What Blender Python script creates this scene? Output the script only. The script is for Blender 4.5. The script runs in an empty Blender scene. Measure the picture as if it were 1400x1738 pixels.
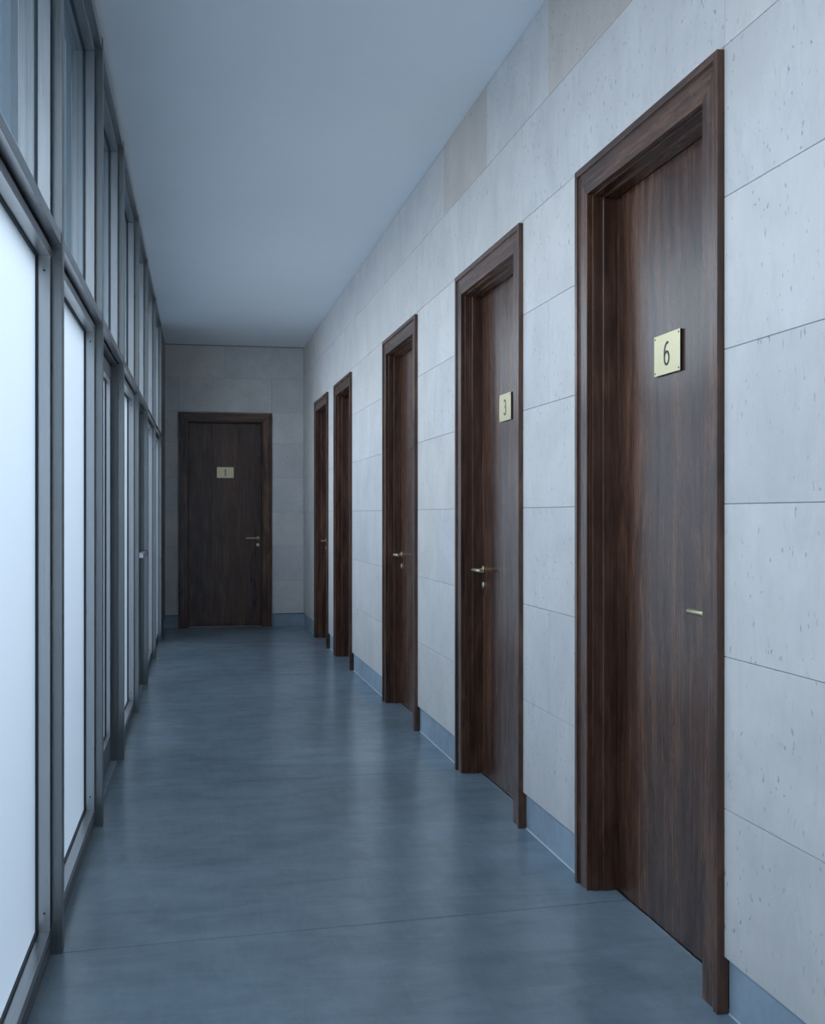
import bpy, bmesh, math, random
from mathutils import Vector, Matrix
random.seed(7)
scn = bpy.context.scene
COL = scn.collection

# ------------------------------------------------------------------ camera
cam = bpy.data.cameras.new('camera')
cam.sensor_fit = 'HORIZONTAL'; cam.sensor_width = 36.0
cam.lens = 1944.0 / 1400.0 * 36.0
cam.shift_y = (873.0 - 869.0) / 1400.0
cam.clip_start = 0.02; cam.clip_end = 300
camo = bpy.data.objects.new('camera', cam); COL.objects.link(camo)
camo.location = (0, 0, 1.35)
camo.rotation_euler = (math.pi/2, 0, -math.atan(389.0/1944.0))
scn.camera = camo

# ------------------------------------------------------------------ sky, exposure
scn.view_settings.view_transform = 'Standard'
scn.view_settings.look = 'None'
scn.view_settings.gamma = 1.0
scn.view_settings.use_curve_mapping = False
scn.view_settings.exposure = 0.0
SKY = 8.7
world = bpy.data.worlds.new('overcast'); scn.world = world
world.use_nodes = True
wn = world.node_tree; wn.nodes.clear()
wo = wn.nodes.new('ShaderNodeOutputWorld')
wb = wn.nodes.new('ShaderNodeBackground')
wt = wn.nodes.new('ShaderNodeTexCoord')
ws = wn.nodes.new('ShaderNodeSeparateXYZ')
wr = wn.nodes.new('ShaderNodeValToRGB')
wr.color_ramp.elements[0].position = 0.0
wr.color_ramp.elements[0].color = (0.26, 0.29, 0.33, 1)
wr.color_ramp.elements[1].position = 1.0
wr.color_ramp.elements[1].color = (0.70, 0.82, 1.0, 1)
wn.links.new(wt.outputs['Generated'], ws.inputs[0])
wn.links.new(ws.outputs['Z'], wr.inputs[0])
wn.links.new(wr.outputs[0], wb.inputs['Color'])
wb.inputs['Strength'].default_value = SKY
wn.links.new(wb.outputs[0], wo.inputs['Surface'])
try:
    scn.cycles.use_denoising = True
    scn.cycles.max_bounces = 16
    scn.cycles.diffuse_bounces = 8
    scn.cycles.glossy_bounces = 6
    scn.cycles.transmission_bounces = 10
    scn.cycles.transparent_max_bounces = 16
    scn.cycles.sample_clamp_indirect = 6.0
except Exception:
    pass

# ------------------------------------------------------------------ materials
class NT:
    def __init__(s, name):
        s.m = bpy.data.materials.new(name); s.m.use_nodes = True
        s.t = s.m.node_tree; s.t.nodes.clear()
        s.out = s.n('OutputMaterial')
    def n(s, kind, **kw):
        nd = s.t.nodes.new('ShaderNode' + kind)
        for k, v in kw.items():
            if k.startswith('i_'):
                key = k[2:].replace('_', ' ')
                nd.inputs[key].default_value = v
            else:
                setattr(nd, k, v)
        return nd
    def l(s, a, b): s.t.links.new(a, b)
    def math(s, op, a, b=None, clamp=False):
        nd = s.n('Math', operation=op, use_clamp=clamp)
        for i, v in enumerate((a, b)):
            if v is None: continue
            if hasattr(v, 'is_output'): s.l(v, nd.inputs[i])
            else: nd.inputs[i].default_value = v
        return nd.outputs[0]
    def mix(s, fac, a, b, blend='MIX'):
        nd = s.n('Mix', data_type='RGBA', blend_type=blend)
        for key, v in ((0, fac), (6, a), (7, b)):
            if hasattr(v, 'is_output'): s.l(v, nd.inputs[key])
            else: nd.inputs[key].default_value = v if key == 0 else tuple(v) + ((1,) if len(v) == 3 else ())
        return nd.outputs[2]
    def ramp(s, fac, stops):
        nd = s.n('ValToRGB'); cr = nd.color_ramp
        while len(cr.elements) < len(stops): cr.elements.new(0.5)
        for e, (p, c) in zip(cr.elements, stops):
            e.position = p; e.color = (c, c, c, 1) if isinstance(c, (int, float)) else tuple(c) + (1,)
        s.l(fac, nd.inputs[0]); return nd.outputs[0]
    def coords(s, scale=(1, 1, 1), rot=(0, 0, 0), rnd=True):
        tc = s.n('TexCoord'); v = tc.outputs['Object']
        if rnd:
            oi = s.n('ObjectInfo')
            sc = s.n('VectorMath', operation='SCALE'); sc.inputs[0].default_value = (37.1, 91.7, 53.3)
            s.l(oi.outputs['Random'], sc.inputs['Scale'])
            ad = s.n('VectorMath', operation='ADD'); s.l(v, ad.inputs[0]); s.l(sc.outputs[0], ad.inputs[1]); v = ad.outputs[0]
        mp = s.n('Mapping'); mp.inputs['Scale'].default_value = scale; mp.inputs['Rotation'].default_value = rot
        s.l(v, mp.inputs['Vector']); return mp.outputs[0]
    def noise(s, vec, scale, detail=4, rough=0.55, dist=0.0):
        nd = s.n('TexNoise'); nd.inputs['Scale'].default_value = scale; nd.inputs['Detail'].default_value = detail
        nd.inputs['Roughness'].default_value = rough; nd.inputs['Distortion'].default_value = dist
        s.l(vec, nd.inputs['Vector']); return nd.outputs['Fac']
    def bsdf(s, color, rough, metal=0.0, spec=0.5, bump=None, bump_str=0.1, bump_dist=0.002, **kw):
        p = s.n('BsdfPrincipled')
        for key, v in (('Base Color', color), ('Roughness', rough), ('Metallic', metal), ('Specular IOR Level', spec)):
            if hasattr(v, 'is_output'): s.l(v, p.inputs[key])
            else: p.inputs[key].default_value = (tuple(v) + (1,)) if isinstance(v, tuple) else v
        for k, v in kw.items(): p.inputs[k.replace('_', ' ')].default_value = v
        if bump is not None:
            b = s.n('Bump'); b.inputs['Strength'].default_value = bump_str; b.inputs['Distance'].default_value = bump_dist
            s.l(bump, b.inputs['Height']); s.l(b.outputs[0], p.inputs['Normal'])
        s.l(p.outputs[0], s.out.inputs['Surface']); return p

def mat_stone():
    t = NT('limestone')
    v = t.coords((1, 1, 1))
    cloud = t.noise(v, 2.6, 5, 0.6, 0.6)
    vein_v = t.coords((1.0, 2.2, 0.85), (0.55, 0.0, 0.0))
    vein = t.noise(vein_v, 5.0, 6, 0.65, 1.2)
    grain = t.noise(v, 260.0, 3, 0.7)
    # pits and fossil flecks, slightly slanted
    fv0 = t.coords((60, 60, 30), (0.35, 0.0, 0.0))
    jn = t.n('TexNoise'); jn.inputs['Scale'].default_value = 1.3; jn.inputs['Detail'].default_value = 3; t.l(fv0, jn.inputs['Vector'])
    js = t.n('VectorMath', operation='SCALE'); js.inputs['Scale'].default_value = 1.5; t.l(jn.outputs['Color'], js.inputs[0])
    ja = t.n('VectorMath', operation='ADD'); t.l(fv0, ja.inputs[0]); t.l(js.outputs[0], ja.inputs[1]); fv = ja.outputs[0]
    vo = t.n('TexVoronoi', feature='F1'); vo.inputs['Scale'].default_value = 1.0; t.l(fv, vo.inputs['Vector'])
    fl = t.math('LESS_THAN', vo.outputs['Distance'], 0.21)
    wn_ = t.n('TexWhiteNoise', noise_dimensions='3D'); t.l(vo.outputs['Position'], wn_.inputs['Vector'])
    keep = t.math('GREATER_THAN', wn_.outputs['Value'], 0.66)
    patch = t.ramp(t.noise(v, 3.3, 3, 0.6), [(0.36, 0.15), (0.56, 1.0)])
    big = t.noise(t.coords((30, 30, 13), (0.5, 0, 0)), 1.0, 5, 0.75, 0.8)
    bigf = t.ramp(big, [(0.665, 0.0), (0.73, 1.0)])
    pits = t.math('MULTIPLY', t.math('MULTIPLY', fl, keep), patch)
    pits = t.math('ADD', t.math('MULTIPLY', pits, 0.75), t.math('MULTIPLY', bigf, 0.6), True)
    oi = t.n('ObjectInfo')
    base = t.mix(t.ramp(cloud, [(0.3, 0.0), (0.7, 1.0)]), (0.61, 0.58, 0.56), (0.73, 0.69, 0.66))
    base = t.mix(t.math('MULTIPLY', t.ramp(vein, [(0.5, 0.0), (0.72, 1.0)]), 0.5), base, (0.55, 0.53, 0.515))
    base = t.mix(t.math('MULTIPLY', t.ramp(grain, [(0.3, 0.0), (0.75, 1.0)]), 0.16), base, (0.42, 0.42, 0.42))
    base = t.mix(t.math('MULTIPLY', pits, 0.85), base, (0.20, 0.21, 0.22))
    base = t.mix(1.0, base, oi.outputs['Color'], 'MULTIPLY')
    hgt = t.math('SUBTRACT', t.math('MULTIPLY', grain, 0.25), pits)
    t.bsdf(base, 0.62, 0, 0.35, bump=hgt, bump_str=0.25, bump_dist=0.0015)
    return t.m

def mat_concrete(name, lo, hi, rough, spec, rnd=False):
    t = NT(name)
    v = t.coords((1, 1, 1), rnd=rnd)
    big = t.noise(v, 0.9, 4, 0.55, 0.3)
    med = t.noise(v, 4.2, 6, 0.6, 0.4)
    trowel = t.noise(t.coords((1.0, 3.2, 3.2), (0, 0, 0.35), rnd=rnd), 2.6, 6, 0.62, 0.9)
    arcs = t.noise(t.coords((5.0, 0.9, 3.0), (0, 0, -0.6), rnd=rnd), 3.0, 5, 0.7, 1.6)
    grain = t.noise(v, 90.0, 3, 0.65)
    f = t.math('ADD', t.math('MULTIPLY', big, 0.34), t.math('ADD', t.math('MULTIPLY', med, 0.26),
        t.math('ADD', t.math('MULTIPLY', trowel, 0.26), t.math('MULTIPLY', arcs, 0.14))))
    base = t.mix(t.ramp(f, [(0.38, 0.0), (0.62, 1.0)]), lo, hi)
    base = t.mix(t.math('MULTIPLY', grain, 0.30), base, tuple(c*0.72 for c in lo))
    speck = t.ramp(t.noise(v, 22.0, 2, 0.5), [(0.80, 0.0), (0.86, 1.0)])
    base = t.mix(t.math('MULTIPLY', speck, 0.5), base, tuple(c*0.35 for c in lo))
    t.bsdf(base, rough, 0, spec)
    return t.m

def mat_wood(name, axis):
    """walnut veneer; axis = long direction of the grain in object space"""
    t = NT(name)
    s_long, s_x = 0.55, 13.0
    def sc(l, c): return (l, c, c) if axis == 'x' else (c, c, l)
    warp_v = t.coords(sc(0.8, 2.2))
    warp = t.n('TexNoise'); warp.inputs['Scale'].default_value = 1.6; warp.inputs['Detail'].default_value = 3
    t.l(warp_v, warp.inputs['Vector'])
    wsc = t.n('VectorMath', operation='SCALE'); wsc.inputs['Scale'].default_value = 2.6; t.l(warp.outputs['Color'], wsc.inputs[0])
    a = t.n('VectorMath', operation='ADD'); t.l(t.coords(sc(s_long, s_x)), a.inputs[0]); t.l(wsc.outputs[0], a.inputs[1])
    g1 = t.noise(a.outputs[0], 1.5, 5, 0.6)
    g2 = t.noise(t.coords(sc(1.1, 70)), 1.3, 5, 0.62, 0.6)
    pores = t.noise(t.coords(sc(9, 420)), 1.0, 2, 0.5)
    band = t.noise(t.coords(sc(0.05, 5.0)), 1.0, 1, 0.4)
    f = t.math('ADD', t.math('MULTIPLY', g1, 0.58), t.math('ADD', t.math('MULTIPLY', g2, 0.22), t.math('MULTIPLY', band, 0.20)))
    col = t.ramp(f, [(0.37, (0.022, 0.0080, 0.0045)), (0.45, (0.054, 0.0212, 0.0113)), (0.53, (0.092, 0.0380, 0.0207)), (0.62, (0.155, 0.071, 0.038))])
    col = t.mix(t.math('MULTIPLY', t.ramp(pores, [(0.56, 0.0), (0.7, 1.0)]), 0.45), col, (0.028, 0.015, 0.011))
    rg = t.n('MapRange'); t.l(g2, rg.inputs[0]); rg.inputs[3].default_value = 0.20; rg.inputs[4].default_value = 0.33
    t.bsdf(col, rg.outputs[0], 0, 0.55, bump=t.math('SUBTRACT', g2, pores), bump_str=0.02, bump_dist=0.0006)
    return t.m

def mat_metal(name, col, rough, axis='z', vary=0.08, metal=1.0):
    t = NT(name)
    s = {'z': (300, 300, 4), 'x': (4, 300, 300), 'y': (300, 4, 300)}[axis]
    br = t.noise(t.coords(s), 1.0, 3, 0.6)
    cl = t.noise(t.coords((1, 1, 1)), 7.0, 4, 0.6)
    c = t.mix(t.ramp(br, [(0.3, 0.0), (0.7, 1.0)]), tuple(x*(1-vary) for x in col), tuple(min(1, x*(1+vary)) for x in col))
    rg = t.n('MapRange'); t.l(t.math('ADD', t.math('MULTIPLY', br, 0.6), t.math('MULTIPLY', cl, 0.4)), rg.inputs[0])
    rg.inputs[1].default_value = 0.3; rg.inputs[2].default_value = 0.7; rg.inputs[3].default_value = rough*0.85; rg.inputs[4].default_value = rough*1.2
    t.bsdf(c, rg.outputs[0], metal, 0.5, bump=br, bump_str=0.04, bump_dist=0.0004)
    return t.m

def mat_plain(name, col, rough=0.6, spec=0.4, nscale=8.0, amt=0.08):
    t = NT(name)
    nz = t.noise(t.coords(), nscale, 4, 0.6)
    c = t.mix(nz, tuple(x*(1-amt) for x in col), tuple(min(1, x*(1+amt)) for x in col))
    t.bsdf(c, rough, 0, spec); return t.m

def mat_frosted():
    t = NT('frosted_glass')
    tr = t.n('BsdfTranslucent'); tr.inputs['Color'].default_value = (0.655, 0.69, 0.705, 1)
    gl = t.n('BsdfGlossy'); gl.inputs['Roughness'].default_value = 0.38; gl.inputs['Color'].default_value = (0.9, 0.95, 1, 1)
    df = t.n('BsdfDiffuse'); df.inputs['Color'].default_value = (0.78, 0.84, 0.86, 1)
    m1 = t.n('MixShader'); m1.inputs[0].default_value = 0.08
    t.l(tr.outputs[0], m1.inputs[1]); t.l(df.outputs[0], m1.inputs[2])
    fr = t.n('Fresnel'); fr.inputs['IOR'].default_value = 1.09
    m2 = t.n('MixShader'); t.l(fr.outputs[0], m2.inputs[0]); t.l(m1.outputs[0], m2.inputs[1]); t.l(gl.outputs[0], m2.inputs[2])
    t.l(m2.outputs[0], t.out.inputs['Surface']); return t.m

def mat_clear():
    t = NT('clear_glass')
    tr = t.n('BsdfTransparent'); tr.inputs['Color'].default_value = (0.95, 0.975, 0.98, 1)
    gl = t.n('BsdfGlossy'); gl.inputs['Roughness'].default_value = 0.015; gl.inputs['Color'].default_value = (0.9, 0.97, 1, 1)
    # one sheet seen from either side: the same reflectance on entering and leaving
    fr = t.n('Fresnel'); ge = t.n('NewGeometry'); mr = t.n('MapRange'); t.l(ge.outputs['Backfacing'], mr.inputs[0])
    mr.inputs[3].default_value = 1.5; mr.inputs[4].default_value = 1/1.5; t.l(mr.outputs[0], fr.inputs['IOR'])
    m = t.n('MixShader'); t.l(fr.outputs[0], m.inputs[0]); t.l(tr.outputs[0], m.inputs[1]); t.l(gl.outputs[0], m.inputs[2])
    t.l(m.outputs[0], t.out.inputs['Surface']); return t.m

M = {
    'stone': mat_stone(),
    'floor': mat_concrete('polished_concrete', (0.175, 0.230, 0.275), (0.305, 0.392, 0.458), 0.24, 0.5),
    'base': mat_concrete('base_concrete', (0.25, 0.315, 0.375), (0.43, 0.53, 0.61), 0.58, 0.35),
    'wood': mat_wood('walnut_upright', 'z'),
    'wood_x': mat_wood('walnut_level', 'x'),
    'alu': mat_metal('brushed_aluminium', (0.47, 0.48, 0.49), 0.30, 'z', 0.06, 1.0),
    'alu_post': mat_metal('brushed_aluminium_post', (0.27, 0.28, 0.285), 0.30, 'z', 0.06, 1.0),
    'alu_y': mat_metal('brushed_aluminium_level', (0.40, 0.41, 0.42), 0.30, 'y', 0.06, 1.0),
    'alu_dark': mat_metal('dark_anodised_metal', (0.20, 0.21, 0.22), 0.45, 'z', 0.05, 0.8),
    'pull': mat_metal('satin_steel', (0.72, 0.73, 0.74), 0.35, 'y', 0.04, 1.0),
    'brass': mat_metal('brushed_brass', (0.66, 0.58, 0.37), 0.38, 'x', 0.05, 1.0),
    'bronze': mat_metal('dark_bronze', (0.075, 0.062, 0.047), 0.5, 'x', 0.08, 0.9),  # darker, browner metal for one number plate
    'steel_lock': mat_metal('worn_brass', (0.62, 0.58, 0.46), 0.28, 'z', 0.05, 1.0),
    'ink': mat_plain('black_paint', (0.018, 0.02, 0.03), 0.5),
    'gasket': mat_plain('black_rubber', (0.022, 0.032, 0.042), 0.6),
    'caulk': mat_plain('grey_caulk', (0.52, 0.56, 0.60), 0.5),
    'mortar': mat_plain('joint_mortar', (0.26, 0.265, 0.27), 0.9, 0.2),
    'core': mat_plain('wall_core', (0.12, 0.12, 0.12), 0.9, 0.2),
    'ceil': mat_plain('ceiling_plaster', (0.90, 0.93, 0.96), 0.8, 0.25, 3.0, 0.02),
    'pier': mat_plain('grey_pier_paint', (0.17, 0.18, 0.19), 0.55, 0.4),
    'frost': mat_frosted(), 'clear': mat_clear(),
    'shade_soffit': mat_plain('shade_soffit_render', (0.78, 0.80, 0.82), 0.9, 0.2),  # for the added overhang, kept pale to lift the upper panes
    'yard': mat_plain('gravel', (0.08, 0.11, 0.135), 0.95, 0.1, 60.0, 0.3),
    'shadewall': mat_plain('shade_wall_render', (0.04, 0.075, 0.10), 0.9, 0.2, 4.0, 0.15),  # dark blue for the added wall that dims the lower panes
}

# ------------------------------------------------------------------ mesh helpers
class MB:
    def __init__(s): s.v = []; s.f = []
    def box(s, a, b):
        x0, y0, z0 = a; x1, y1, z1 = b; n = len(s.v)
        s.v += [(x0,y0,z0),(x1,y0,z0),(x1,y1,z0),(x0,y1,z0),(x0,y0,z1),(x1,y0,z1),(x1,y1,z1),(x0,y1,z1)]
        s.f += [tuple(n+i for i in q) for q in ((3,2,1,0),(4,5,6,7),(0,1,5,4),(1,2,6,5),(2,3,7,6),(3,0,4,7))]
        return s
    def prism(s, ring_a, ring_b):
        """two matching closed rings of 3D points joined by quads and capped"""
        n = len(s.v); k = len(ring_a)
        s.v += list(ring_a) + list(ring_b)
        for i in range(k):
            j = (i+1) % k
            s.f.append((n+i, n+j, n+k+j, n+k+i))
        s.f.append(tuple(n+i for i in reversed(range(k)))); s.f.append(tuple(n+k+i for i in range(k)))
        return s
    def lathe(s, origin, axis, prof, seg=24):
        """prof: list of (distance along axis, radius); ends closed with caps"""
        ax = Vector(axis).normalized(); o = Vector(origin)
        p = ax.orthogonal().normalized(); q = ax.cross(p)
        n = len(s.v)
        for d, r in prof:
            for i in range(seg):
                a = 2*math.pi*i/seg
                s.v.append(tuple(o + ax*d + p*(r*math.cos(a)) + q*(r*math.sin(a))))
        for k in range(len(prof)-1):
            for i in range(seg):
                j = (i+1) % seg
                s.f.append((n+k*seg+i, n+k*seg+j, n+(k+1)*seg+j, n+(k+1)*seg+i))
        s.f.append(tuple(n+i for i in reversed(range(seg))))
        e = n+(len(prof)-1)*seg; s.f.append(tuple(e+i for i in range(seg)))
        return s
    def ribbon(s, pts, width, y, closed=False, thick=0.0008):
        """flat stroke in the x-z plane at depth y, facing -y"""
        k = len(pts); L, R = [], []
        for i, (x, z) in enumerate(pts):
            if closed: a, b = pts[i-1], pts[(i+1) % k]
            else: a, b = pts[max(0, i-1)], pts[min(k-1, i+1)]
            d = Vector((b[0]-a[0], b[1]-a[1])).normalized(); nx, nz = -d.y, d.x
            w = width(i/(k-1)) if callable(width) else width
            L.append((x+nx*w/2, z+nz*w/2)); R.append((x-nx*w/2, z-nz*w/2))
        n = len(s.v)
        for (lx, lz), (rx, rz) in zip(L, R):
            s.v += [(lx, y-thick, lz), (rx, y-thick, rz), (lx, y, lz), (rx, y, rz)]
        for i in range(k if closed else k-1):
            a, b = n+4*i, n+4*((i+1) % k)
            s.f += [(a, a+1, b+1, b), (a+2, a, b, b+2), (a+1, a+3, b+3, b+1)]
        return s
    def mesh(s, name, mat, smooth=False, origin=(0, 0, 0)):
        me = bpy.data.meshes.new(name)
        o = origin
        me.from_pydata([(x-o[0], y-o[1], z-o[2]) for x, y, z in s.v], [], s.f); me.update()
        bm = bmesh.new(); bm.from_mesh(me); bmesh.ops.recalc_face_normals(bm, faces=bm.faces); bm.to_mesh(me); bm.free()
        me.materials.append(mat)
        if smooth:
            for p in me.polygons: p.use_smooth = len(p.vertices) == 4
        return me
    def obj(s, name, mat, parent=None, smooth=False, origin=(0, 0, 0), bevel=0.0):
        ob = bpy.data.objects.new(name, s.mesh(name, mat, smooth, origin)); COL.objects.link(ob)
        ob.location = origin
        if parent is not None: ob.parent = parent
        if bevel:
            b = ob.modifiers.new('bevel', 'BEVEL'); b.width = bevel; b.segments = 1; b.limit_method = 'ANGLE'; b.angle_limit = 0.6
        return ob

def link_mesh(name, me, parent=None, loc=(0, 0, 0)):
    o = bpy.data.objects.new(name, me); COL.objects.link(o); o.location = loc
    if parent is not None: o.parent = parent
    return o
def empty(name, loc, rz=0.0):
    o = bpy.data.objects.new(name, None); COL.objects.link(o); o.location = loc; o.rotation_euler = (0, 0, rz)
    o.empty_display_size = 0.1
    return o
def tag(o, label, cat, group=None, kind='structure'):
    o['label'] = label; o['category'] = cat
    if kind: o['kind'] = kind
    if group: o['group'] = group
    return o
def ceil_z(y): return 3.44 - 0.005*y

# left glazing line: inner faces of the posts, slightly splayed
LA, LB = -0.42, 0.0153
PHI = math.atan(LB); CP, SP = math.cos(PHI), math.sin(PHI)
def LW(w, u, z): return (LA + w*CP + u*SP, u*CP - w*SP, z)

Y0, YE = -8.5, 13.86          # back of the corridor, face of the end wall stone
XS, XB, XC = 1.431, 1.446, 1.411   # stone face, plinth face, casing face of the right wall

# ------------------------------------------------------------------ floor: poured panels with saw-cut joints
floor = MB().box((-0.9, Y0-0.2, -0.25), (1.9, YE+0.3, -0.012)).obj('floor', M['mortar'])
tag(floor, 'dark grey polished concrete corridor floor with saw-cut joints', 'floor')
def joint_y(k, x):
    base = [-8.6, -0.6, 1.52, 3.69, 5.835, 8.06, 10.23, 12.4, 13.95]
    slope = [0, .03, .05, .063, .047, -.02, .0, .0, 0]
    return base[k] + slope[k]*x
for k in range(8):
    g = 0.002
    def edge(y_at, w=-0.034):
        # left edge of the panel follows the glazing
        return LA + w + LB*y_at
    xr = XB + 0.14
    pts = []
    ya0, ya1 = joint_y(k, -0.35)+g, joint_y(k+1, -0.35)-g
    yb0, yb1 = joint_y(k, xr)+g, joint_y(k+1, xr)-g
    top = [(edge(ya0), ya0, 0.0), (xr, yb0, 0.0), (xr, yb1, 0.0), (edge(ya1), ya1, 0.0)]
    bot = [(x, y, -0.011) for x, y, z in top]
    o = MB().prism(bot, top).obj('concrete_panel', M['floor'], floor)

# ------------------------------------------------------------------ ceiling
ceiling = MB().prism(
    [(LA-0.14+LB*(Y0-0.2), Y0-0.2, ceil_z(Y0-0.2)), (1.75, Y0-0.2, ceil_z(Y0-0.2)), (1.75, YE+0.3, ceil_z(YE+0.3)), (LA-0.14+LB*(YE+0.3), YE+0.3, ceil_z(YE+0.3))],
    [(LA-0.14+LB*(Y0-0.2), Y0-0.2, 3.75), (1.75, Y0-0.2, 3.75), (1.75, YE+0.3, 3.75), (LA-0.14+LB*(YE+0.3), YE+0.3, 3.75)]).obj('ceiling', M['ceil'])
tag(ceiling, 'smooth pale grey plaster ceiling over the whole corridor', 'ceiling')

# ------------------------------------------------------------------ stone cladding
def slab_cells(u0, u1, z0, z1, holes):
    us = sorted({u0, u1, *[h for H in holes for h in (H[0], H[1]) if u0 < h < u1]})
    zs = sorted({z0, z1, *[h for H in holes for h in (H[2], H[3]) if z0 < h < z1]})
    cells = set()
    for i in range(len(us)-1):
        for j in range(len(zs)-1):
            cu, cz = (us[i]+us[i+1])/2, (zs[j]+zs[j+1])/2
            if not any(H[0] < cu < H[1] and H[2] < cz < H[3] for H in holes): cells.add((i, j))
    comps = []
    while cells:
        st = [cells.pop()]; comp = set(st)
        while st:
            i, j = st.pop()
            for nb in ((i+1, j), (i-1, j), (i, j+1), (i, j-1)):
                if nb in cells: cells.remove(nb); comp.add(nb); st.append(nb)
        comps.append(comp)
    return us, zs, comps
def slab_mesh(us, zs, comp, front, back):
    """front/back: functions (u, z) -> point; one closed solid for a set of grid cells"""
    vid = {}; V = []; F = []
    def vert(i, j, side):
        k = (i, j, side)
        if k not in vid:
            vid[k] = len(V); V.append((front if side == 0 else back)(us[i], zs[j]))
        return vid[k]
    for i, j in comp:
        F.append((vert(i, j, 0), vert(i+1, j, 0), vert(i+1, j+1, 0), vert(i, j+1, 0)))
        F.append((vert(i, j+1, 1), vert(i+1, j+1, 1), vert(i+1, j, 1), vert(i, j, 1)))
        for (ni, nj), (a, b) in (((i-1, j), ((i, j), (i, j+1))), ((i+1, j), ((i+1, j), (i+1, j+1))),
                                 ((i, j-1), ((i, j), (i+1, j))), ((i, j+1), ((i, j+1), (i+1, j+1)))):
            if (ni, nj) not in comp:
                F.append((vert(*a, 0), vert(*b, 0), vert(*b, 1), vert(*a, 1)))
    m = MB(); m.v = V; m.f = F
    return m
TINTS = [(1, 1, 1), (0.97, 0.985, 1.0), (1.0, 0.985, 0.965), (0.955, 0.965, 0.975), (1.03, 1.03, 1.02), (0.99, 0.995, 0.985)]
BEIGE = (0.90, 0.845, 0.79)
def clad(parent, rows, holes, front, back, gap=0.0008, special=None):
    rnd = random.Random(11)
    for z0, z1, breaks in rows:
        for a, b in zip(breaks, breaks[1:]):
            us, zs, comps = slab_cells(a+gap, b-gap, z0+gap, z1-gap, holes)
            for comp in comps:
                m = slab_mesh(us, zs, comp, front, back)
                i0 = min(comp); o0 = front(us[i0[0]], zs[i0[1]])
                o = m.obj('stone_slab', M['stone'], parent, origin=o0, bevel=0.0012)
                o.color = (*(BEIGE if special and special(a, b, z0) else rnd.choice(TINTS)), 1)

# doors of the right wall: near edge, far edge, top of casing
DOORS = {6: (2.867, 4.013, 2.605), 3: (4.733, 5.912, 2.602), 4: (6.990, 8.175, 2.597), 2: (9.815, 10.918, 2.583), 5: (11.453, 12.585, 2.581)}
LEV = [0.155, 0.556, 0.966, 1.378, 1.795, 2.205, 2.612, 3.022]
holes_r = [(n-0.0015, f+0.0015, -1, t+0.0015) for n, f, t in DOORS.values()]
wall_right = MB()
wall_right.box((1.60, Y0-0.2, 0), (1.75, YE+0.3, 3.5))
us, zs, comps = slab_cells(Y0-0.2, YE+0.3, LEV[0]+0.004, 3.5, [(n+0.02, f-0.02, -1, t-0.02) for n, f, t in DOORS.values()])
for c in comps:
    m = slab_mesh(us, zs, c, lambda u, z: (XS+0.0045, u, z), lambda u, z: (1.60, u, z))
    n = len(wall_right.v); wall_right.v += m.v; wall_right.f += [tuple(i+n for i in f) for f in m.f]
wall_right = wall_right.obj('wall_right', M['mortar'])
tag(wall_right, 'long pale limestone wall on the right with five walnut doors', 'wall')
common = [Y0, -6.9, -5.4, -4.0, -2.6, -1.2, 0.45, 1.75]
def row_breaks(extra): return sorted(set(common + extra + [YE+0.0]))
# wide faces of one slab between two doors, plus the mid joints seen in the photo
mid = {1: [4.376, 8.84], 2: [6.458], 4: [4.376, 6.458, 8.84]}
rows_r = []
for i in range(6):
    br = row_breaks([0.9 if i % 2 else -0.3] + mid.get(i, []) + [3.44, 5.32, 7.58, 10.37, 12.02])
    rows_r.append((LEV[i], LEV[i+1], br))
rows_r.append((LEV[6], LEV[7], row_breaks([2.862, 4.019, 4.737, 5.914, 6.994, 8.173, 9.83, 11.2, 12.58])))
rows_r.append((LEV[7], 3.50, row_breaks([3.05, 4.38, 5.332, 6.259, 6.712, 7.64, 8.524, 9.602, 10.453, 11.5, 12.573])))
def fr_top(z, y): return min(z, ceil_z(y)-0.004)
clad(wall_right, rows_r, holes_r, lambda u, z: (XS, u, fr_top(z, u)), lambda u, z: (XS+0.0044, u, fr_top(z, u)),
     special=lambda a, b, z: z > 3 and (abs(a-5.332) < .01 or abs(a-3.05) < .01))
br = MB()
seg = sorted([Y0-0.1] + [v for n, f, t in DOORS.values() for v in (n, f)] + [YE+0.2])
baseboard_right = empty('baseboard_right', (XB, 0, 0))
tag(baseboard_right, 'recessed blue-grey concrete skirting along the foot of the right limestone wall', 'baseboard')
for a, b in zip(seg[0::2], seg[1::2]):
    MB().box((0, a+0.001, 0), (0.13, b-0.001, LEV[0]+0.003)).obj('skirting_length', M['base'], baseboard_right)
    MB().prism([(0, a+0.001, 0), (0, a+0.001, 0.004), (-0.004, a+0.001, 0)], [(0, b-0.001, 0), (0, b-0.001, 0.004), (-0.004, b-0.001, 0)]).obj('caulk_bead', M['caulk'], baseboard_right)

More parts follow.
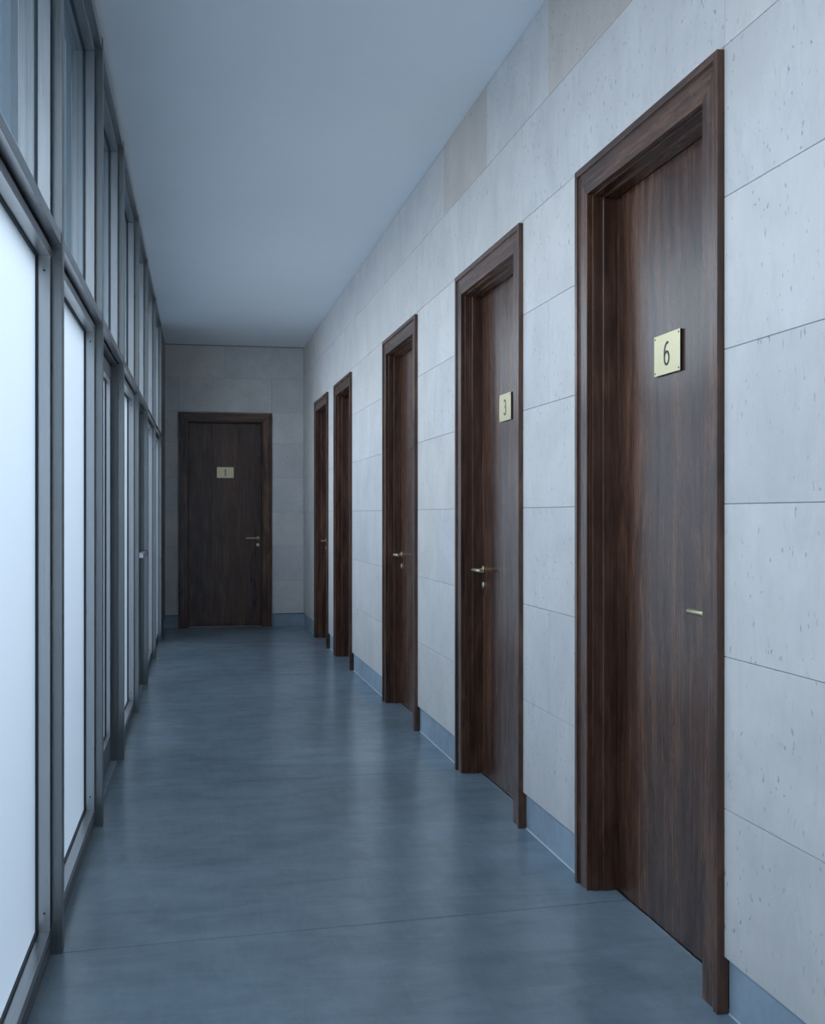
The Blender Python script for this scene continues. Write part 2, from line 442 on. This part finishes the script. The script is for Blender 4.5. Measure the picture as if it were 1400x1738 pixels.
# end wall
ED = (-0.055, 1.046, 2.563)
wall_end = MB()
us, zs, comps = slab_cells(-0.9, 1.6, LEV[0]+0.004, 3.5, [(ED[0]+0.02, ED[1]-0.02, -1, ED[2]-0.02)])
for c in comps:
    m = slab_mesh(us, zs, c, lambda u, z: (u, YE+0.0045, z), lambda u, z: (u, YE+0.18, z))
    n = len(wall_end.v); wall_end.v += m.v; wall_end.f += [tuple(i+n for i in f) for f in m.f]
wall_end.box((-0.9, YE+0.18, 0), (1.6, YE+0.3, 3.5))
wall_end = wall_end.obj('wall_end', M['mortar'])
tag(wall_end, 'shaded limestone wall closing the far end around the door numbered 1', 'wall')
rows_e = []
ecx = [-0.6, XS-0.001]
for i in range(6): rows_e.append((LEV[i], LEV[i+1], [ecx[0], 0.49, ecx[1]]))
rows_e.append((LEV[6]-0.04, LEV[7]-0.045, [ecx[0], -0.048, 1.044, ecx[1]]))
rows_e[5] = (LEV[5], LEV[6]-0.04, [ecx[0], 0.49, ecx[1]])
rows_e.append((LEV[7]-0.045, ceil_z(YE)-0.011, [ecx[0], 0.49, ecx[1]]))
clad(wall_end, rows_e, [(ED[0]-0.0015, ED[1]+0.0015, -1, ED[2]+0.0015)], lambda u, z: (u, YE, z), lambda u, z: (u, YE+0.0044, z))
baseboard_end = empty('baseboard_end', (0, YE+0.015, 0))
tag(baseboard_end, 'short concrete skirting either side of the far door numbered 1', 'baseboard')
MB().box((-0.6, 0, 0), (ED[0]-0.001, 0.12, LEV[0]-0.008)).obj('skirting_length', M['base'], baseboard_end)
MB().box((ED[1]+0.001, 0, 0), (XB-0.001, 0.12, LEV[0]-0.008)).obj('skirting_length', M['base'], baseboard_end)

# wall behind the viewer
wall_back = MB().box((-0.9, Y0-0.35, 0), (1.6, Y0-0.1, 3.5)).obj('wall_back', M['ceil'])
tag(wall_back, 'plain pale wall closing the corridor behind the viewer', 'wall')

# ------------------------------------------------------------------ walnut doors
def arc(cx, cz, rx, rz, a0, a1, n=20):
    return [(cx+rx*math.cos(math.radians(a0+(a1-a0)*i/n)), cz+rz*math.sin(math.radians(a0+(a1-a0)*i/n))) for i in range(n+1)]
def digit(kind):
    m = MB(); w = 0.0074; y = -0.0001
    if kind == '6':
        m.ribbon(arc(0, -0.0145, 0.0175, 0.0205, 0, 342, 30), w, y, True)
        tail = [(-0.0175, -0.0145), (-0.0178, -0.004)] + arc(0.007, 0.002, 0.0245, 0.0325, 178, 88, 14)[1:] + [(0.0125, 0.0335)]
        m.ribbon(tail, w, y-0.00005)
    elif kind == '3':
        m.ribbon(arc(-0.001, 0.0175, 0.0155, 0.0165, 150, -84, 22), w, y)
        m.ribbon(arc(-0.001, -0.0165, 0.0185, 0.0185, 88, -152, 24), w, y-0.00005)
    elif kind == '4':
        m.ribbon([(0.007, 0.036), (-0.019, -0.014)], w, y)
        m.ribbon([(-0.0205, -0.0155), (0.021, -0.0155)], w, y-0.00004)
        m.ribbon([(0.0085, 0.0365), (0.0085, -0.0365)], w, y-0.00008)
    elif kind == '1':       # serif numeral
        m.ribbon([(0.001, 0.037), (0.001, -0.037)], 0.0105, y)
        m.ribbon([(-0.0145, -0.0352), (0.0165, -0.0352)], 0.0040, y-0.00004)
        m.ribbon([(0.004, 0.0345), (-0.006, 0.0285), (-0.0155, 0.0255)], lambda t: 0.0062-0.0035*t, y-0.00008)
    return m
def make_door(n, label, loc, rz, W, T, number=None, handle=None, plate_dx=0.0):
    """local frame: x along the width from the left as seen, y into the wall, z up"""
    root = empty('door_%d' % n, loc, rz); tag(root, label, 'door')
    BK = 0.034
    cas = [(0, BK), (0, 0), (0.024, 0), (0.024, 0.008), (0.107, 0.008), (0.107, BK)]
    jmb = [(0.030, BK+0.0005), (0.1072, BK+0.0005), (0.1072, 0.028), (0.113, 0.028), (0.113, 0.066), (0.1195, 0.066), (0.1195, 0.172), (0.030, 0.172)]
    jmb = [(0.030, BK+0.0005), (0.1072, BK+0.0005), (0.1072, 0.0285), (0.1135, 0.0285), (0.1135, 0.067), (0.120, 0.067), (0.120, 0.172), (0.030, 0.172)]
    for nm, prof in (('casing', cas), ('jamb', jmb)):
        MB().prism([(d, y, 0) for d, y in prof], [(d, y, T-d) for d, y in prof]).obj(nm, M['wood'], root, bevel=0.001)
        MB().prism([(W-d, y, 0) for d, y in prof], [(W-d, y, T-d) for d, y in prof]).obj(nm, M['wood'], root, bevel=0.001)
        MB().prism([(d, y, T-d) for d, y in prof], [(W-d, y, T-d) for d, y in prof]).obj('head_'+nm, M['wood_x'], root, bevel=0.001)
    LY = 0.117
    MB().box((0.122, LY, 0.006), (W-0.122, LY+0.044, T-0.122)).obj('door_leaf', M['wood'], root, bevel=0.001)
    MB().box((0.121, LY-0.004, 0), (W-0.121, LY+0.05, 0.004)).obj('threshold', M['alu_y'], root)
    cx = W/2 + plate_dx
    if number:
        pw, ph, pz = 0.200, 0.131, 1.866
        if number == '1': pz = 1.853
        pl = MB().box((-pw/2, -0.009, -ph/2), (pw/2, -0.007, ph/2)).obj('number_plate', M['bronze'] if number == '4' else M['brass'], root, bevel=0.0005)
        MB().box((-pw/2+0.001, -0.007, -ph/2+0.001), (pw/2-0.001, 0, ph/2-0.001)).obj('edge_shade', M['ink'], pl)  # black block paints in the shaded look of the plate edge
        pl.location = (cx, LY, pz); pl['label'] = ('dark bronze plate with the numeral %s' if number == '4' else 'brass plate with the black numeral %s') % number
        d = digit(number).obj('numeral', M['ink'], pl); d.location = (0, -0.0090, 0)
        sm = MB().lathe((0, 0.0006, 0), (0, -1, 0), [(0, 0.0032), (0.001, 0.0032), (0.0016, 0.0022)], 12).mesh('screw', M['ink'])
        for sx in (-1, 1):
            for sz in (-1, 1):
                link_mesh('screw', sm, pl, (sx*(pw/2-0.0095), -0.0092, sz*(ph/2-0.0095)))
    if handle:
        hx, dr = (0.122+0.036, 1) if handle == 'left' else (W-0.122-0.036, -1)
        hz = 1.063
        h = MB()
        h.lathe((0, 0, 0), (0, -1, 0), [(0.004, 0.0085), (0.050, 0.0085)], 20)
        h.lathe((-dr*0.011, -0.056, 0), (dr, 0, 0), [(0, 0.0075), (0.0015, 0.0092), (0.160, 0.0092), (0.162, 0.0078)], 24)
        h = h.obj('lever_handle', M['brass'], root, True); h.location = (hx, LY, hz); h['label'] = 'brass lever handle'
        MB().lathe((0, 0, 0), (0, -1, 0), [(0, 0.0215), (0.006, 0.0215), (0.0085, 0.019), (0.009, 0.0085)], 28).obj('rose', M['brass'], h, True)
        c = MB().lathe((0, 0, 0), (0, -1, 0), [(0, 0.0215), (0.005, 0.0215), (0.008, 0.0185), (0.0082, 0.011)], 28).obj('lock_cylinder', M['steel_lock'], root, True)
        c.location = (hx, LY, hz-0.081); c['label'] = 'round brass lock escutcheon'
        MB().lathe((0, -0.0082, 0), (0, -1, 0), [(0, 0.0085), (0.0018, 0.008)], 18).obj('key_core', M['steel_lock'], c, True)
        MB().box((-0.0011, -0.0108, -0.0062), (0.0011, -0.0098, 0.0058)).obj('keyhole', M['ink'], c)
    return root
def right_door(n, key, label, number, handle):
    a, b, t = DOORS[key]
    return make_door(n, label, (XC, b, 0), -math.pi/2, b-a, t, number, handle)
make_door(1, 'dark walnut door numbered 1 in the far end wall', (ED[0], YE-0.019, 0), 0, ED[1]-ED[0], ED[2], '1', 'right')
right_door(2, 5, 'narrowest-looking walnut door on the right wall, last before the far corner, brass lever showing', None, 'left')
right_door(3, 2, 'walnut door on the right wall showing neither handle nor number, fourth from the front', None, 'right')
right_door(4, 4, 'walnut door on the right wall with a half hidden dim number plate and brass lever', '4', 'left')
right_door(5, 3, 'walnut door numbered 3 on the right limestone wall with brass lever and lock', '3', 'left')
right_door(6, 6, 'nearest and largest walnut door, numbered 6, on the right limestone wall', '6', 'right')

# ------------------------------------------------------------------ glazed left wall
POSTS = [-8.02, -6.56, -5.10, -3.64, -2.18, -0.72, 0.74, 2.20, 3.66, 5.12, 6.50, 8.03, 9.35, 10.98, 12.49]
PW = 0.05
wall_left = empty('wall_left', LW(0, 0, 0), -PHI); tag(wall_left, 'glazed aluminium wall on the left with posts and transom', 'wall')
# children are built in the wall's own frame: x = w (inwards), y = along the wall, z up
def lbox(m, w0, w1, u0, u1, z0, z1): return m.box((w0, u0, z0), (w1, u1, z1))
for p in POSTS:
    lbox(MB(), -0.13, 0.0, p, p+PW, 0, ceil_z(p)-0.001).obj('mullion', M['alu_post'], wall_left, bevel=0.0012)
bays = list(zip(POSTS, POSTS[1:]))
def is_door(b): return abs(b[0]-5.12) < .01 or abs(b[0]-8.03) < .01
for (a, b) in bays:
    u0, u1 = a+PW+0.0008, b-0.0008
    lbox(MB(), -0.115, -0.003, u0, u1, 2.178, 2.213).obj('transom', M['alu_y'], wall_left, bevel=0.001)
    lbox(MB(), -0.115, -0.003, u0, u1, 3.366, ceil_z(b)-0.002).obj('head_rail', M['alu_y'], wall_left, bevel=0.001)
    # recessed packer between transom and lower frame
    lbox(MB(), -0.11, -0.050, u0, u1, 2.166, 2.178).obj('packer', M['gasket'], wall_left)
    if not is_door((a, b)):
        lbox(MB(), -0.12, -0.034, u0, u1, 0, 0.041).obj('plinth', M['alu_dark'], wall_left, bevel=0.001)
        lbox(MB(), -0.11, -0.050, u0, u1, 0.041, 0.053).obj('packer', M['gasket'], wall_left)
    else:
        lbox(MB(), -0.16, -0.035, u0, u1, -0.012, 0.0).obj('threshold', M['base'], wall_left)
# solid pier beyond the last post
lbox(MB(), -0.12, -0.004, POSTS[-1]+PW+0.001, YE-0.002, 0.125, 3.368).obj('pier_panel', M['pier'], wall_left)
lbox(MB(), -0.12, -0.020, POSTS[-1]+PW+0.001, YE-0.002, 0.0, 0.125).obj('pier_base', M['alu_dark'], wall_left)

screw_me = MB().lathe((0, 0, 0), (0, -1, 0), [(0, 0.0035), (0.0006, 0.003)], 10).mesh('screw', M['gasket'])
def frame_obj(name, parent, u0, u1, z0, z1, fw, wf, wb, mat_v, mat_h):
    """four members of a frame, butt jointed"""
    e = fw - 0.012
    lbox(MB(), wb, wf, u0+e, u0+fw, z0+fw, z1-fw).obj(name, mat_v, parent, bevel=0.0006)
    lbox(MB(), wb, wf, u1-fw, u1-e, z0+fw, z1-fw).obj(name, mat_v, parent, bevel=0.0006)
    # recessed dark packing between frame and post
    for q in ((u0, u0+e-0.0005), (u1-e+0.0005, u1)):
        lbox(MB(), wb, wf-0.012, q[0], q[1], z0+fw, z1-fw).obj('packer', M['gasket'], parent)
    lbox(MB(), wb, wf, u0, u1, z0, z0+fw).obj('sill_bar', mat_h, parent, bevel=0.0008)
    lbox(MB(), wb, wf, u0, u1, z1-fw, z1).obj('head_bar', mat_h, parent, bevel=0.0008)
def gasket(parent, u0, u1, z0, z1, w):
    g = 0.006; m = MB()
    for q in ((u0, u0+g, z0, z1), (u1-g, u1, z0, z1), (u0+g, u1-g, z0, z0+g), (u0+g, u1-g, z1-g, z1)):
        lbox(m, w-0.004, w+0.004, *q)
    return m.obj('gasket', M['gasket'], parent)
def etched(o):
    # only the inner face is etched, the other faces of the pane stay clear
    o.data.materials.append(M['clear'])
    for p in o.data.polygons:
        if p.normal.x < 0.5: p.material_index = 1
wn_i = 0; dn_i = 6
for bi, (a, b) in enumerate(bays):
    u0, u1 = a+PW+0.003, b-0.003
    door_bay = is_door((a, b))
    pos = ['eighth bay behind the viewer', 'seventh bay behind the viewer', 'sixth bay behind the viewer', 'fifth bay behind the viewer', 'fourth bay behind the viewer', 'third bay behind the viewer', 'bay beside the viewer', 'nearest bay at the left picture edge', 'second bay from the picture edge',
           'bay above the nearer glass door', 'bay between the two glass doors', 'bay above the farther glass door', 'bay just past the farther glass door', 'last bay before the far end'][bi]
    # upper clear light
    wn_i += 1
    r = empty('window_%d' % wn_i, LW(0, u0, 2.213), -PHI); tag(r, 'clear upper window, ' + pos, 'window')
    fu0, fu1 = 0.0, u1-u0; h0, h1 = 0.001, 3.366-2.213-0.001
    frame_obj('frame_bar', r, fu0, fu1, h0, h1, 0.027, -0.032, -0.125, M['alu'], M['alu_y'])
    gasket(r, fu0+0.027, fu1-0.027, h0+0.027, h1-0.027, -0.074)
    lbox(MB(), -0.088, -0.076, fu0+0.028, fu1-0.028, h0+0.028, h1-0.028).obj('glass_pane', M['clear'], r)
    if not door_bay:
        wn_i += 1
        r = empty('window_%d' % wn_i, LW(0, u0, 0.053), -PHI); tag(r, 'tall frosted lower window, ' + pos, 'window')
        h1 = 2.166-0.053
        frame_obj('frame_bar', r, fu0, fu1, 0.0, h1, 0.029, -0.032, -0.125, M['alu'], M['alu_y'])
        gasket(r, fu0+0.029, fu1-0.029, 0.029, h1-0.029, -0.071)
        etched(lbox(MB(), -0.081, -0.075, fu0+0.030, fu1-0.030, 0.030, h1-0.030).obj('frosted_pane', M['frost'], r))
        for zz in (0.085, h1-0.075):
            link_mesh('screw', screw_me, r, (-0.049, fu1-0.0290, zz))
    else:
        dn_i += 1
        far = a > 7
        r = empty('door_%d' % dn_i, LW(0, u0, 0), -PHI)
        tag(r, ('farther frosted glass door in the left glazing, with a pale push bar' if far else 'nearer frosted glass door in the left glazing, no handle in view'), 'door')
        h1 = 2.166
        # fixed frame: two jambs and a head
        lbox(MB(), -0.12, -0.033, fu0, fu0+0.022, 0, h1).obj('jamb', M['alu_dark'], r, bevel=0.0008)
        lbox(MB(), -0.12, -0.033, fu1-0.022, fu1, 0, h1).obj('jamb', M['alu_dark'], r, bevel=0.0008)
        lbox(MB(), -0.12, -0.033, fu0+0.022, fu1-0.022, h1-0.006, h1).obj('head_bar', M['alu_dark'], r)
        # leaf
        l0, l1 = fu0+0.029, fu1-0.029; s = 0.095
        lbox(MB(), -0.112, -0.066, l0, l0+s, 0.010, h1-0.012).obj('stile', M['alu_dark'], r, bevel=0.0008)
        lbox(MB(), -0.112, -0.066, l1-s, l1, 0.010, h1-0.012).obj('stile', M['alu_dark'], r, bevel=0.0008)
        lbox(MB(), -0.112, -0.066, l0+s, l1-s, 0.010, 0.152).obj('bottom_rail', M['alu_dark'], r, bevel=0.0008)
        lbox(MB(), -0.112, -0.066, l0+s, l1-s, h1-0.092, h1-0.012).obj('top_rail', M['alu_dark'], r, bevel=0.0008)
        g0, g1, gz0, gz1 = l0+s, l1-s, 0.152, h1-0.092
        # pale glazing beads
        bd = 0.004
        for q in ((g0, g0+bd, gz0, gz1), (g1-bd, g1, gz0, gz1), (g0+bd, g1-bd, gz0, gz0+bd), (g0+bd, g1-bd, gz1-bd, gz1)):
            lbox(MB(), -0.086, -0.064, *q).obj('glazing_bead', M['alu'], r)
        gasket(r, g0+bd, g1-bd, gz0+bd, gz1-bd, -0.088)
        etched(lbox(MB(), -0.100, -0.094, g0+bd+0.001, g1-bd-0.001, gz0+bd+0.001, gz1-bd-0.001).obj('frosted_pane', M['frost'], r))
        if far:
            hb = MB(); lbox(hb, -0.046, -0.004, 0.62, l1-0.02, 1.028, 1.061)
            hb = hb.obj('push_bar', M['pull'], r, bevel=0.002); hb['label'] = 'pale satin metal push bar'
            for q in (0.64, l1-0.06):
                lbox(MB(), -0.0655, -0.046, q, q+0.03, 1.033, 1.056).obj('bar_bracket', M['alu_dark'], hb)

# ------------------------------------------------------------------ outside: gravel court; unseen overhang and wall added to shade the panes
shade_eave = MB()
ring = lambda u: [LW(-0.145, u, 3.43), LW(-0.60, u, 3.43), LW(-0.60, u, 3.62), LW(-0.145, u, 3.62)]
shade_eave = shade_eave.prism(ring(Y0-2), ring(YE+2)).obj('shade_trim_1', M['shade_soffit'])  # unseen overhang, added to darken the view through the upper panes
tag(shade_eave, 'unseen overhang added outside to darken the upper panes', 'shade_eave')
yard = MB().box((-30, -25, -0.3), (-0.92, 45, -0.06)).obj('ground', M['yard'])
tag(yard, 'grey gravel court outside the frosted glazing', 'ground')
gw = MB().box((-2.9, -25, -0.06), (-2.65, 45, 2.2)).obj('wall_shade', M['shadewall'])  # unseen wall, added so the frosted panes dim towards the bottom
tag(gw, 'unseen wall added outside to dim the lower frosted panes', 'wall')
